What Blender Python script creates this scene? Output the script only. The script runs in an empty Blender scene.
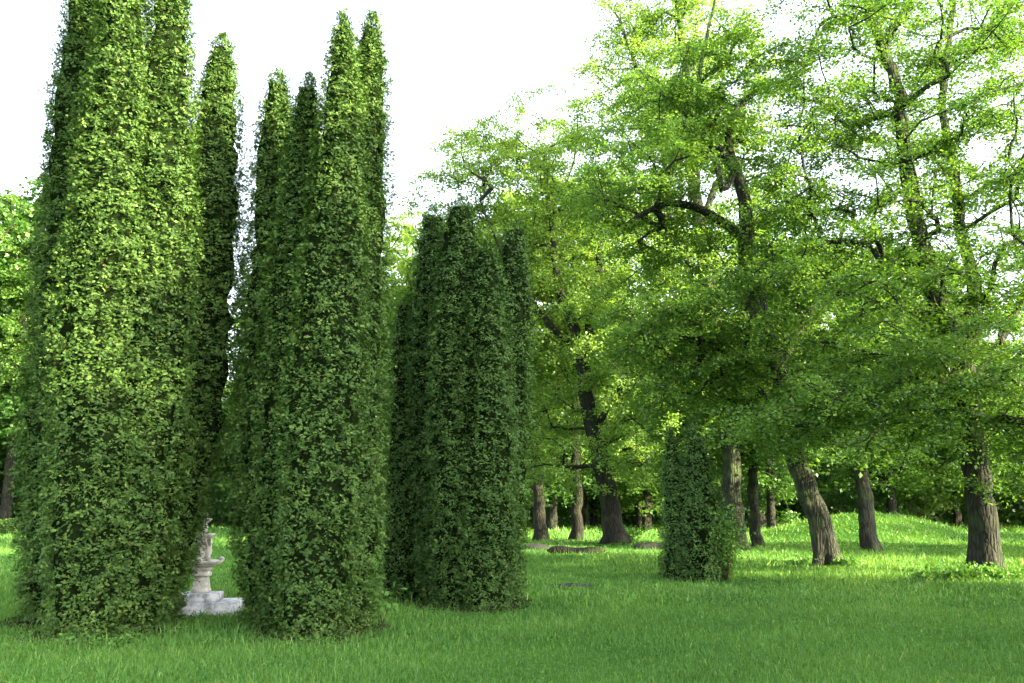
import bpy, math, random
import numpy as np

# ------------------------------------------------------------------ camera, world, sun, exposure
S = bpy.context.scene
COL = S.collection
F = 900.0                      # focal length in picture widths of 1024
PITCH = math.atan(167.0 / F)   # the horizon lies 167 px below the picture centre
EYE = 1.65
cam_d = bpy.data.cameras.new('camera')
cam = bpy.data.objects.new('camera', cam_d)
COL.objects.link(cam)
cam.location = (0, 0, EYE)
cam.rotation_euler = (math.radians(90) + PITCH, 0, 0)
cam_d.sensor_width = 36
cam_d.lens = F / 1024 * 36
cam_d.clip_start = 0.1
cam_d.clip_end = 5000
S.camera = cam

SUN_AZ = 31.0      # degrees the sun stands behind the picture plane, on the right
SUN_EL = 21.0
world = bpy.data.worlds.new('World')
S.world = world
world.use_nodes = True
wn = world.node_tree.nodes
wl = world.node_tree.links
wn.clear()
sky = wn.new('ShaderNodeTexSky')
sky.sky_type = 'NISHITA'
sky.sun_disc = False
sky.sun_elevation = math.radians(SUN_EL)
# direction towards the sun: (cos25, -sin25)
sky.sun_rotation = math.radians(90 + SUN_AZ)
sky.air_density = 1.0
sky.dust_density = 3.0
sky.ozone_density = 1.0
hs = wn.new('ShaderNodeHueSaturation')
hs.inputs['Saturation'].default_value = 0.45
bg = wn.new('ShaderNodeBackground')
bg.inputs['Strength'].default_value = 0.15
wo = wn.new('ShaderNodeOutputWorld')
wl.new(sky.outputs[0], hs.inputs['Color'])
wl.new(hs.outputs[0], bg.inputs['Color'])
wl.new(bg.outputs[0], wo.inputs['Surface'])

sd = bpy.data.lights.new('sun', 'SUN')
sd.energy = 4.4
sd.angle = math.radians(0.6)
sd.color = (1.0, 0.87, 0.53)
so = bpy.data.objects.new('sun', sd)
COL.objects.link(so)
so.rotation_euler = (math.radians(90 - SUN_EL), 0, math.radians(90 - SUN_AZ))
so.location = (30, -14, 20)

S.view_settings.view_transform = 'Standard'
S.view_settings.look = 'None'
S.view_settings.exposure = 2.95
S.view_settings.gamma = 1.0
S.view_settings.use_curve_mapping = False
S.render.engine = 'CYCLES'
S.cycles.max_bounces = 8
S.cycles.diffuse_bounces = 4
S.cycles.transmission_bounces = 4
S.cycles.glossy_bounces = 2

# ------------------------------------------------------------------ helpers
PI = math.pi
cp, sp = math.cos(PITCH), math.sin(PITCH)


def at(px, py, Y):
    """the point at ground distance Y seen at pixel px, py"""
    dx, dy = (px - 512) / F, (341.5 - py) / F
    k = Y / (cp - sp * dy)
    return np.array((dx * k, Y, EYE + (sp + cp * dy) * k))


def gx(px, py, Y):
    return at(px, py, Y)[0]


MX, MY = 20.4, 53.0


def gz(x, y):
    """height of the ground"""
    x = np.asarray(x, float)
    y = np.asarray(y, float)
    e = ((x - MX) / 7.2) ** 2 + ((y - MY) / 6.0) ** 2
    z = 1.3 * np.clip(1 - e, 0, 1) ** 1.4
    far = np.clip((np.hypot(x, y) - 7) / 15, 0, 1)
    z = z + far * (0.05 * np.sin(x * .23 + 1.0) * np.cos(y * .19) + 0.03 * np.sin(x * .61 + y * .37))
    return z


def mesh(name, V, groups, mat, parent=None, var=None, smooth=False):
    """groups: list of face index arrays (n,k) with any k"""
    me = bpy.data.meshes.new(name)
    V = np.asarray(V, np.float32)
    me.vertices.add(len(V))
    me.vertices.foreach_set('co', V.ravel())
    groups = [np.asarray(g, np.int32) for g in groups if len(g)]
    loops = np.concatenate([g.ravel() for g in groups])
    sizes = np.concatenate([np.full(len(g), g.shape[1], np.int32) for g in groups])
    starts = np.concatenate(([0], np.cumsum(sizes)[:-1])).astype(np.int32)
    me.loops.add(len(loops))
    me.loops.foreach_set('vertex_index', loops)
    me.polygons.add(len(sizes))
    me.polygons.foreach_set('loop_start', starts)
    if smooth:
        me.polygons.foreach_set('use_smooth', np.ones(len(sizes), bool))
    me.update(calc_edges=True)
    if var is not None:
        a = me.attributes.new('leafvar', 'FLOAT', 'FACE')
        a.data.foreach_set('value', np.asarray(var, np.float32))
    me.materials.append(mat)
    o = bpy.data.objects.new(name, me)
    COL.objects.link(o)
    if parent:
        o.parent = parent
    return o


def thing(name, loc, label, cat, group=None, rz=0, kind=None):
    o = bpy.data.objects.new(name, None)
    COL.objects.link(o)
    o.location = loc
    o.rotation_euler = (0, 0, rz)
    o.empty_display_size = 0.3
    tag(o, label, cat, group, kind)
    return o


def tag(o, label=None, cat=None, group=None, kind=None):
    if label: o['label'] = label
    if cat: o['category'] = cat
    if group: o['group'] = group
    if kind: o['kind'] = kind


def dup(root, loc, rz, scale, label, group=None):
    r = root.copy()
    COL.objects.link(r)
    r.location = loc
    r.rotation_euler = (0, 0, rz)
    r.scale = (scale,) * 3 if not hasattr(scale, '__len__') else scale
    r['label'] = label
    if group: r['group'] = group
    for ch in list(root.children):
        c = ch.copy()
        COL.objects.link(c)
        c.parent = r
    return r


def unit(v):
    return v / np.maximum(np.linalg.norm(v, axis=-1, keepdims=True), 1e-9)


# ------------------------------------------------------------------ materials
def new_mat(name):
    m = bpy.data.materials.new(name)
    m.use_nodes = True
    m.node_tree.nodes.clear()
    return m, m.node_tree.nodes, m.node_tree.links


def leaf_mat(name, stops, trans, tfac=0.4, noise_scale=0.5, rough=0.45, gloss=0.05, nmix=0.35):
    """stops: list of (pos, colour) over the per-leaf random value; trans: colour multiplier of transmitted light"""
    m, n, l = new_mat(name)
    at_ = n.new('ShaderNodeAttribute'); at_.attribute_name = 'leafvar'
    tc = n.new('ShaderNodeTexCoord')
    no = n.new('ShaderNodeTexNoise'); no.inputs['Scale'].default_value = noise_scale
    no.inputs['Detail'].default_value = 2
    l.new(tc.outputs['Object'], no.inputs['Vector'])
    mm = n.new('ShaderNodeMath'); mm.operation = 'MULTIPLY_ADD'
    l.new(no.outputs['Fac'], mm.inputs[0]); mm.inputs[1].default_value = nmix * 2
    mm.inputs[2].default_value = -nmix
    ad = n.new('ShaderNodeMath'); ad.operation = 'ADD'; ad.use_clamp = True
    l.new(at_.outputs['Fac'], ad.inputs[0]); l.new(mm.outputs[0], ad.inputs[1])
    cr = n.new('ShaderNodeValToRGB')
    el = cr.color_ramp.elements
    el[0].position, el[0].color = stops[0][0], (*stops[0][1], 1)
    el[1].position, el[1].color = stops[-1][0], (*stops[-1][1], 1)
    for p, c in stops[1:-1]:
        e = el.new(p); e.color = (*c, 1)
    l.new(ad.outputs[0], cr.inputs[0])
    df = n.new('ShaderNodeBsdfDiffuse')
    l.new(cr.outputs[0], df.inputs['Color'])
    tr = n.new('ShaderNodeBsdfTranslucent')
    mu = n.new('ShaderNodeMix'); mu.data_type = 'RGBA'; mu.blend_type = 'MULTIPLY'
    mu.inputs[0].default_value = 1.0
    l.new(cr.outputs[0], mu.inputs[6]); mu.inputs[7].default_value = (*trans, 1)
    l.new(mu.outputs[2], tr.inputs['Color'])
    mx = n.new('ShaderNodeMixShader'); mx.inputs[0].default_value = tfac
    l.new(df.outputs[0], mx.inputs[1]); l.new(tr.outputs[0], mx.inputs[2])
    gl = n.new('ShaderNodeBsdfGlossy'); gl.inputs['Roughness'].default_value = rough
    mx2 = n.new('ShaderNodeMixShader'); mx2.inputs[0].default_value = gloss
    l.new(mx.outputs[0], mx2.inputs[1]); l.new(gl.outputs[0], mx2.inputs[2])
    ou = n.new('ShaderNodeOutputMaterial')
    l.new(mx2.outputs[0], ou.inputs[0])
    return m


def bark_mat(name, c1, c2, moss=(0.06, 0.09, 0.03), mossamt=0.5, zs=0.18, scale=14):
    m, n, l = new_mat(name)
    tc = n.new('ShaderNodeTexCoord')
    mp = n.new('ShaderNodeMapping'); mp.inputs['Scale'].default_value = (1, 1, zs)
    l.new(tc.outputs['Object'], mp.inputs[0])
    n1 = n.new('ShaderNodeTexNoise'); n1.inputs['Scale'].default_value = scale; n1.inputs['Detail'].default_value = 6
    n1.inputs['Roughness'].default_value = .65
    l.new(mp.outputs[0], n1.inputs['Vector'])
    vo = n.new('ShaderNodeTexVoronoi'); vo.inputs['Scale'].default_value = scale * 0.8
    vo.feature = 'DISTANCE_TO_EDGE'
    l.new(mp.outputs[0], vo.inputs['Vector'])
    mr = n.new('ShaderNodeMapRange'); mr.inputs[2].default_value = 0.25
    l.new(vo.outputs['Distance'], mr.inputs[0])
    mr.inputs[3].default_value = 0.35; mr.inputs[4].default_value = 1.0
    mr.inputs[1].default_value = 0.0
    mr.inputs[2].default_value = 0.25
    cr = n.new('ShaderNodeValToRGB')
    cr.color_ramp.elements[0].position = .3; cr.color_ramp.elements[0].color = (*c1, 1)
    cr.color_ramp.elements[1].position = .7; cr.color_ramp.elements[1].color = (*c2, 1)
    l.new(n1.outputs['Fac'], cr.inputs[0])
    mu = n.new('ShaderNodeMix'); mu.data_type = 'RGBA'; mu.blend_type = 'MULTIPLY'; mu.inputs[0].default_value = 0.8
    l.new(cr.outputs[0], mu.inputs[6]); l.new(mr.outputs[0], mu.inputs[7])
    n2 = n.new('ShaderNodeTexNoise'); n2.inputs['Scale'].default_value = 1.6; n2.inputs['Detail'].default_value = 5
    l.new(tc.outputs['Object'], n2.inputs['Vector'])
    r2 = n.new('ShaderNodeMapRange'); r2.inputs[1].default_value = .5; r2.inputs[2].default_value = .68
    r2.inputs[4].default_value = mossamt
    l.new(n2.outputs['Fac'], r2.inputs[0])
    m2 = n.new('ShaderNodeMix'); m2.data_type = 'RGBA'
    l.new(r2.outputs[0], m2.inputs[0]); l.new(mu.outputs[2], m2.inputs[6]); m2.inputs[7].default_value = (*moss, 1)
    bs = n.new('ShaderNodeBsdfPrincipled'); bs.inputs['Roughness'].default_value = .9
    bs.inputs['Specular IOR Level'].default_value = .2
    l.new(m2.outputs[2], bs.inputs['Base Color'])
    bu = n.new('ShaderNodeBump'); bu.inputs['Strength'].default_value = 1.0; bu.inputs['Distance'].default_value = 0.06
    ad = n.new('ShaderNodeMath'); ad.operation = 'ADD'
    l.new(mr.outputs[0], ad.inputs[0]); l.new(n1.outputs['Fac'], ad.inputs[1])
    l.new(ad.outputs[0], bu.inputs['Height']); l.new(bu.outputs[0], bs.inputs['Normal'])
    ou = n.new('ShaderNodeOutputMaterial'); l.new(bs.outputs[0], ou.inputs[0])
    return m


def plain_mat(name, c1, c2, scale=6, rough=.85, bump=0.02, detail=6, lo=.35, hi=.65, sp_=.3):
    m, n, l = new_mat(name)
    tc = n.new('ShaderNodeTexCoord')
    n1 = n.new('ShaderNodeTexNoise'); n1.inputs['Scale'].default_value = scale; n1.inputs['Detail'].default_value = detail
    n1.inputs['Roughness'].default_value = .65
    l.new(tc.outputs['Object'], n1.inputs['Vector'])
    cr = n.new('ShaderNodeValToRGB')
    cr.color_ramp.elements[0].position = lo; cr.color_ramp.elements[0].color = (*c1, 1)
    cr.color_ramp.elements[1].position = hi; cr.color_ramp.elements[1].color = (*c2, 1)
    l.new(n1.outputs['Fac'], cr.inputs[0])
    bs = n.new('ShaderNodeBsdfPrincipled'); bs.inputs['Roughness'].default_value = rough
    bs.inputs['Specular IOR Level'].default_value = sp_
    l.new(cr.outputs[0], bs.inputs['Base Color'])
    bu = n.new('ShaderNodeBump'); bu.inputs['Strength'].default_value = .8; bu.inputs['Distance'].default_value = bump
    l.new(n1.outputs['Fac'], bu.inputs['Height']); l.new(bu.outputs[0], bs.inputs['Normal'])
    ou = n.new('ShaderNodeOutputMaterial'); l.new(bs.outputs[0], ou.inputs[0])
    return m


M_THUJA = leaf_mat('thuja_foliage', [(0, (.020, .054, .011)), (.45, (.062, .134, .024)), (.8, (.130, .215, .040)),
                                     (.96, (.16, .25, .055)), (1, (.12, .10, .04))], (1.0, 1.1, .6), .22, 1.2, .6, .02, .18)
M_THUJA2 = leaf_mat('thuja_foliage_dark', [(0, (.022, .058, .013)), (.5, (.060, .132, .024)), (.9, (.118, .205, .038)),
                                           (1, (.09, .17, .045))], (1.0, 1.1, .6), .2, 1.2, .6, .02, .18)
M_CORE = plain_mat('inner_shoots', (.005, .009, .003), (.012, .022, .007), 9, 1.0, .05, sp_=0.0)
M_LEAF_A = leaf_mat('linden_leaves', [(0, (.046, .120, .024)), (.5, (.092, .195, .037)), (1, (.160, .280, .056))],
                    (1.55, 1.45, .6), .5, .35, .5, .03, .25)
M_LEAF_B = leaf_mat('veiled_spring_leaves', [(0, (.095, .18, .035)), (.5, (.165, .28, .060)), (1, (.26, .38, .10))],
                    (1.5, 1.45, .65), .55, .3, .5, .03, .25)  # spring green, with the pale veil of the bright sky put into the colour
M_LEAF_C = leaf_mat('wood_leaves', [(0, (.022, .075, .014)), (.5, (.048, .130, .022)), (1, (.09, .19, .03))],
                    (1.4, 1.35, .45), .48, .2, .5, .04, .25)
M_GRASS = leaf_mat('grass_blades', [(0, (.038, .118, .022)), (.4, (.075, .200, .034)), (.75, (.130, .275, .048)), (.95, (.21, .34, .07)),
                                    (1, (.28, .36, .13))], (1.5, 1.15, .4), .36, .35, .55, .02, .32)
M_WEED = leaf_mat('weed_leaves', [(0, (.045, .14, .020)), (.5, (.082, .20, .030)), (1, (.13, .26, .05))],
                  (1.3, 1.25, .5), .35, .5, .6, .02, .2)
M_BARK = bark_mat('grey_bark', (.016, .018, .013), (.052, .056, .040), mossamt=.75)
M_BARKD = bark_mat('dark_bark', (.011, .011, .009), (.040, .038, .030), mossamt=.4)
M_BARKR = bark_mat('cedar_bark', (.05, .035, .022), (.14, .10, .07), mossamt=.1)
M_STONE = plain_mat('weathered_limestone', (.24, .235, .20), (.56, .55, .49), 9, .85, .01, 8, .36, .6)
M_MARBLE = plain_mat('stained_marble', (.16, .18, .19), (.52, .54, .55), 7, .7, .008, 9, .38, .58)
M_ROCK = plain_mat('grey_rock', (.010, .011, .010), (.030, .031, .028), 5, .9, .04, 8)
M_LOG = bark_mat('fallen_bark', (.007, .007, .005), (.018, .018, .013), mossamt=.5)


M_LITTER = leaf_mat('litter', [(0, (.020, .017, .009)), (.5, (.042, .036, .018)), (1, (.08, .07, .034))], (1, 1, 1), .1, 1, .8, .0, .2)


def ground_mat():
    m, n, l = new_mat('turf')
    ge = n.new('ShaderNodeNewGeometry')
    n1 = n.new('ShaderNodeTexNoise'); n1.inputs['Scale'].default_value = .35; n1.inputs['Detail'].default_value = 5
    n2 = n.new('ShaderNodeTexNoise'); n2.inputs['Scale'].default_value = 9; n2.inputs['Detail'].default_value = 6
    l.new(ge.outputs['Position'], n1.inputs['Vector']); l.new(ge.outputs['Position'], n2.inputs['Vector'])
    a = n.new('ShaderNodeValToRGB')
    a.color_ramp.elements[0].position = .35; a.color_ramp.elements[0].color = (.030, .085, .015, 1)
    a.color_ramp.elements[1].position = .68; a.color_ramp.elements[1].color = (.075, .165, .026, 1)
    l.new(n1.outputs['Fac'], a.inputs[0])
    b = n.new('ShaderNodeMapRange'); b.inputs[1].default_value = .3; b.inputs[2].default_value = .7
    b.inputs[3].default_value = .55; b.inputs[4].default_value = 1.2
    l.new(n2.outputs['Fac'], b.inputs[0])
    mu = n.new('ShaderNodeVectorMath'); mu.operation = 'SCALE'
    l.new(a.outputs[0], mu.inputs[0]); l.new(b.outputs[0], mu.inputs['Scale'])
    bs = n.new('ShaderNodeBsdfPrincipled'); bs.inputs['Roughness'].default_value = .95
    bs.inputs['Specular IOR Level'].default_value = 0
    l.new(mu.outputs[0], bs.inputs['Base Color'])
    bu = n.new('ShaderNodeBump'); bu.inputs['Strength'].default_value = .9; bu.inputs['Distance'].default_value = .08
    l.new(n2.outputs['Fac'], bu.inputs['Height']); l.new(bu.outputs[0], bs.inputs['Normal'])
    ou = n.new('ShaderNodeOutputMaterial'); l.new(bs.outputs[0], ou.inputs[0])
    return m


M_TURF = ground_mat()

# ------------------------------------------------------------------ ground and grass
def build_ground():
    u = np.linspace(-1, 1, 241)
    s = np.sign(u) * (np.abs(u) * 60 + 1900 * np.abs(u) ** 6)
    X, Y = np.meshgrid(s, s + 0, indexing='ij')
    Y = Y + 35
    Z = gz(X, Y)
    n = len(u)
    V = np.stack([X, Y, Z], -1).reshape(-1, 3)
    i = np.arange(n * n).reshape(n, n)
    Fq = np.stack([i[:-1, :-1], i[1:, :-1], i[1:, 1:], i[:-1, 1:]], -1).reshape(-1, 4)
    o = mesh('ground', V, [Fq], M_TURF, smooth=True)
    tag(o, kind='structure')


def patch_noise(x, y, seed=0):
    r = np.random.default_rng(seed)
    v = np.zeros_like(x)
    for k in range(10):
        a = r.uniform(0, 2 * PI); f = r.uniform(.25, 2.6); p = r.uniform(0, 6.28)
        v += np.sin((x * math.cos(a) + y * math.sin(a)) * f + p + 1.3 * np.sin(x * .7 * f - y * .5 * f))
    return v / 4


def build_grass():
    r = np.random.default_rng(5)
    Vs, Fs, va = [], [], []
    base = 0
    # y0, y1, blades per m2, blade width, height, extra half width
    zones = [(6.5, 11, 3400, .0075, .050, 2.0), (11, 16, 1700, .011, .062, 2.5), (16, 24, 600, .019, .080, 3), (24, 38, 190, .036, .10, 5),
             (38, 62, 45, .07, .14, 8), (62, 100, 9, .14, .16, 14)]
    for y0, y1, dens, w, h, ex in zones:
        hw = .585 * y1 + ex
        N = int(dens * (y1 - y0) * 2 * hw)
        x = r.uniform(-hw, hw, N); y = r.uniform(y0, y1, N)
        k = np.abs(x) < .585 * y + ex
        x, y = x[k], y[k]
        pn = patch_noise(x, y, 3)
        keep = r.random(len(x)) < np.clip(.9 + .2 * pn, .7, 1)
        for fx_, fy_, fr_ in FEET:
            q = np.hypot(x - fx_, y - fy_) / fr_
            keep &= r.random(len(x)) < np.clip((q - .55) / .45, 0, 1)
        x, y, pn = x[keep], y[keep], pn[keep]
        N = len(x)
        hh = h * r.lognormal(0, .42, N) * np.clip(1.05 + .35 * pn, .75, 1.7)
        p = np.stack([x, y, gz(x, y) - .01], 1)
        a = r.uniform(0, 2 * PI, N)
        wv = np.stack([np.cos(a), np.sin(a), np.zeros(N)], 1) * (w * r.uniform(.6, 1.3, N))[:, None] / 2
        b = r.uniform(0, 2 * PI, N); ln = r.uniform(.1, 1.2, N)
        lean = np.stack([np.cos(b), np.sin(b), np.zeros(N)], 1) * (ln * hh)[:, None]
        up = np.zeros((N, 3)); up[:, 2] = hh
        tip = p + up * (1 - .35 * ln[:, None]) + lean
        var = np.clip(r.beta(2.2, 2.6, N) * .9 + .12 * pn + (r.random(N) > .985) * .6, 0, 1)
        if y0 < 20:
            mid = p + up * .55 + lean * .25
            V = np.stack([p - wv, p + wv, mid + wv * .8, mid - wv * .8, tip], 1).reshape(-1, 3)
            i = base + np.arange(N)[:, None] * 5
            Fs.append(('q', i + np.array([0, 1, 2, 3]))); va.append(var)
            Fs.append(('t', i + np.array([3, 2, 4]))); va.append(var)
            base += 5 * N
        else:
            V = np.stack([p - wv, p + wv, tip], 1).reshape(-1, 3)
            i = base + np.arange(N)[:, None] * 3
            Fs.append(('t', i + np.array([0, 1, 2]))); va.append(var)
            base += 3 * N
        Vs.append(V)
    o = mesh('grass', np.concatenate(Vs), [f for _, f in Fs], M_GRASS, var=np.concatenate(va))
    tag(o, 'uneven green meadow grass covering the park ground', 'grass', kind='stuff')


# ------------------------------------------------------------------ tubes and trees
def tube(path, rad, ns, wob=0.0, seed=0, cap=True):
    """tapered tube along a polyline: returns V, quads"""
    path = np.asarray(path, float); rad = np.asarray(rad, float)
    n = len(path)
    T = np.gradient(path, axis=0); T = unit(T)
    ref = np.array([1.0, 0, 0]) if abs(T[0][0]) < .8 else np.array([0, 1.0, 0])
    V = np.zeros((n, ns, 3))
    rr = np.random.default_rng(seed)
    ph = rr.uniform(0, 6.28, 4)
    th = np.linspace(0, 2 * PI, ns, endpoint=False)
    u = ref - T[0] * np.dot(ref, T[0]); u /= np.linalg.norm(u)
    for i in range(n):
        u = u - T[i] * np.dot(u, T[i]); u /= np.linalg.norm(u)
        v = np.cross(T[i], u)
        r_ = rad[i]
        if wob:
            k = 1 + wob * (np.sin(3 * th + ph[0] + i * .11) * .5 + np.sin(5 * th + ph[1] - i * .07) * .35 + np.sin(9 * th + ph[2] + i * .05) * .25)
        else:
            k = np.ones(ns)
        V[i] = path[i] + (np.cos(th) * k * r_)[:, None] * u + (np.sin(th) * k * r_)[:, None] * v
    idx = np.arange(n * ns).reshape(n, ns)
    a = idx[:-1]; b = idx[1:]
    Q = np.stack([a, np.roll(a, -1, 1), np.roll(b, -1, 1), b], -1).reshape(-1, 4)
    return V.reshape(-1, 3), Q


def smooth_path(pts, step, jit, rng):
    """Catmull-Rom through rows (x, y, z, r), resampled"""
    P = np.asarray(pts, float)
    P = np.vstack([2 * P[0] - P[1], P, 2 * P[-1] - P[-2]])
    out = []
    for i in range(1, len(P) - 2):
        p0, p1, p2, p3 = P[i - 1:i + 3]
        n = max(2, int(np.linalg.norm(p2[:3] - p1[:3]) / step))
        for t in np.linspace(0, 1, n, endpoint=False):
            out.append(.5 * (2 * p1 + (p2 - p0) * t + (2 * p0 - 5 * p1 + 4 * p2 - p3) * t * t + (3 * p1 - p0 - 3 * p2 + p3) * t ** 3))
    out.append(P[-2])
    out = np.array(out)
    out[1:-1, :3] += rng.normal(0, jit, (len(out) - 2, 3)) * np.minimum(1, out[1:-1, 3:4] * 6)
    out[:, 3] = np.maximum(out[:, 3], .012)
    return out


def leaves_mesh(C, rng, per, R, L, flat, fingers=5, tilt=.6, droop=.25):
    """leaf quads in clusters C: flattened, finger-shaped sprays.  returns V, F, var, twig segments"""
    nC = len(C)
    az = rng.uniform(0, 2 * PI, (nC, fingers))
    dz = rng.normal(-droop * .5, .22, (nC, fingers))
    D = unit(np.stack([np.cos(az), np.sin(az), dz], -1))
    Rl = R * rng.uniform(.6, 1.25, (nC, fingers))
    n = nC * per
    ci = np.repeat(np.arange(nC), per)
    fi = rng.integers(0, fingers, n)
    u = rng.random(n) ** .75
    d = D[ci, fi]
    Lr = Rl[ci, fi] * u
    pos = C[ci] + d * Lr[:, None]
    pos[:, 2] -= droop * R * u ** 2
    sc = R * .17 * (1.1 - .4 * u)
    off = rng.normal(0, 1, (n, 3)) * sc[:, None]
    off[:, 2] *= flat
    pos += off
    nrm = unit(np.array([0, 0, 1.0]) + rng.normal(0, tilt, (n, 3)))
    dr = rng.normal(0, 1, (n, 3)) + d * .8 + np.array([0, 0, -.35])
    dr = unit(dr - nrm * (dr * nrm).sum(1, keepdims=True))
    s = np.cross(nrm, dr)
    l = (L * rng.uniform(.65, 1.3, n))[:, None]
    V = np.stack([pos, pos + dr * l * .45 + s * l * .38 + nrm * l * .08, pos + dr * l, pos + dr * l * .45 - s * l * .38 + nrm * l * .08], 1).reshape(-1, 3)
    Fq = np.arange(n * 4).reshape(n, 4)
    cv = rng.normal(0, .12, nC)
    var = np.clip(rng.beta(2.5, 2.5, n) + cv[ci], 0, 1)
    tw = np.stack([np.repeat(C, fingers, 0), (C[:, None] + D * (Rl * .9)[..., None] - np.array([0, 0, droop * R * .8])).reshape(-1, 3)], 1)
    return V, Fq, var, tw


def envelope(blobs, n, rng, rmin=.35, gap=.5):
    """cluster centres inside a set of ellipsoids (x,y,z, rx,ry,rz), sparse towards the middle, thinned by a noise field"""
    out = []
    vol = np.array([b[3] * b[4] * b[5] for b in blobs]); vol = vol ** .8 / (vol ** .8).sum()
    ph = rng.uniform(0, 6.28, (3, 3)); fr = rng.uniform(.5, 1.3, (3, 3))
    tries = 0
    while len(out) < n and tries < n * 60:
        tries += 1
        b = blobs[rng.choice(len(blobs), p=vol)]
        v = rng.normal(0, 1, 3); v /= np.linalg.norm(v)
        q = rng.uniform(rmin ** 3, 1) ** (1 / 3)
        p = np.array(b[:3]) + v * q * np.array(b[3:])
        f = sum(math.sin(p[0] * fr[k, 0] + ph[k, 0]) * math.sin(p[1] * fr[k, 1] + ph[k, 1]) * math.sin(p[2] * fr[k, 2] * 1.5 + ph[k, 2]) for k in range(3))
        if f > gap: continue
        out.append(p)
    return np.array(out)


def make_tree(name, base, mains, C, seed, leafmat, barkmat, label, cat='tree', group=None, per=260, R=.95, L=.15,
              flat=.6, tilt=.6, droop=.25, flare=1.32, twigs=True, trunk_ns=22, brk=1.0, lowbranch=3.6):
    """base: (x, y) of the trunk; mains: list of (x,y,z,r) polylines in world space, the first is the trunk; C: cluster centres in world space"""
    rng = np.random.default_rng(seed)
    bz = float(gz(base[0], base[1]))
    O = np.array([base[0], base[1], bz])
    root = thing(name, O, label, cat, group)
    Vt, Qt = [], []
    nb = 0
    P, PR, PAR = [], [], []         # skeleton nodes
    for mi, m in enumerate(mains):
        m = np.array(m, float)
        path = smooth_path(m, .35, .035, rng)
        if mi == 0:
            hgt = path[:, 2] - bz
            path[:, 3] *= 1 + (flare - 1) * np.exp(-np.maximum(hgt, 0) / .35)
        V, Q = tube(path[:, :3] - O, path[:, 3], trunk_ns if mi == 0 else 12, .10 if mi == 0 else .05, seed + mi)
        if mi == 0:       # root buttresses
            Vr = V.reshape(len(path), trunk_ns, 3)
            th = np.linspace(0, 2 * PI, trunk_ns, endpoint=False)
            for i in range(len(path)):
                k = math.exp(-max(path[i, 2] - bz, 0) / .28)
                lob = 1 + .28 * k * (np.sin(4 * th + seed) + .6 * np.sin(7 * th + 2 * seed))
                Vr[i, :, :2] = (path[i, :2] - O[:2]) + (Vr[i, :, :2] - (path[i, :2] - O[:2])) * lob[:, None]
            V = Vr.reshape(-1, 3)
        Vt.append(V); Qt.append(Q + nb); nb += len(V)
        s = len(P)
        for i, p in enumerate(path):
            P.append(p[:3]); PR.append(p[3]); PAR.append(s + i - 1 if i else -1)
    mesh('trunk', np.concatenate(Vt), [np.concatenate(Qt)], barkmat, root, smooth=True)
    # branches towards the clusters
    nmain = len(P)
    Pa = np.zeros((nmain + len(C) * 14, 3)); Pa[:nmain] = P
    par = np.full(len(Pa), -1, int); par[:nmain] = PAR
    cnt = nmain
    dist = np.array([np.min(np.linalg.norm(Pa[:nmain] - c, axis=1)) for c in C])
    tips = []
    minz = bz + lowbranch
    for c in C[np.argsort(dist)]:
        q = Pa[:cnt]
        dv = c - q
        d = np.linalg.norm(dv, axis=1)
        cost = d + .9 * np.maximum(0, -dv[:, 2] + .1) + np.where(q[:, 2] < minz, 6, 0)
        j = int(np.argmin(cost))
        n = int(np.clip(d[j] / .55, 2, 12))
        a = q[j].copy()
        ctrl = a + dv[j] * .5 + np.array([0, 0, .14 * d[j]]) + rng.normal(0, .07 * d[j], 3)
        prev = j
        for t in np.linspace(0, 1, n + 1)[1:]:
            p = (1 - t) ** 2 * a + 2 * t * (1 - t) * ctrl + t * t * c
            if t < 1: p = p + rng.normal(0, .045, 3)
            Pa[cnt] = p; par[cnt] = prev; prev = cnt; cnt += 1
        tips.append(prev)
    w = np.zeros(cnt)
    for t in tips:
        w[t] += 1
    for i in range(cnt - 1, nmain - 1, -1):
        if par[i] >= 0: w[par[i]] += w[i]
    rad = .013 * brk * np.maximum(w, 1) ** .58
    rad[:nmain] = PR
    # edges -> frusta
    e = np.arange(nmain, cnt)
    a, b = Pa[par[e]], Pa[e]
    ra = np.where(par[e] < nmain, rad[e], np.minimum(rad[par[e]], rad[e] * 1.5)); rb = rad[e]
    Vb, Qb = frusta(a - O, b - O, ra, rb, 5)
    VB, QB = [Vb], [Qb]
    V, Fq, var, tw = leaves_mesh(C, rng, per, R, L, flat, tilt=tilt, droop=droop)
    if twigs:
        Vw, Qw = frusta(tw[:, 0] - O, tw[:, 1] - O, np.full(len(tw), .011 * brk), np.full(len(tw), .004), 3)
        VB.append(Vw); QB.append(Qw + len(Vb))
    mesh('branches', np.concatenate(VB), [np.concatenate(QB)], barkmat, root, smooth=True)
    mesh('crown', V - O, [Fq], leafmat, root, var=var)
    return root


def frusta(a, b, ra, rb, ns):
    n = len(a)
    T = unit(b - a)
    ref = np.where(np.abs(T[:, 2:3]) < .9, np.array([[0, 0, 1.0]]), np.array([[1.0, 0, 0]]))
    u = unit(np.cross(T, ref)); v = np.cross(T, u)
    th = np.linspace(0, 2 * PI, ns, endpoint=False)
    ring = np.cos(th)[None, :, None] * u[:, None] + np.sin(th)[None, :, None] * v[:, None]
    V = np.concatenate([a[:, None] + ring * ra[:, None, None], b[:, None] + ring * rb[:, None, None]], 1)
    i = np.arange(n)[:, None, None] * 2 * ns
    k = np.arange(ns)
    q = np.stack([k, (k + 1) % ns, (k + 1) % ns + ns, k + ns], -1)[None]
    return V.reshape(-1, 3), (i + q).reshape(-1, 4)


# ------------------------------------------------------------------ thujas
FEET = []


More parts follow.
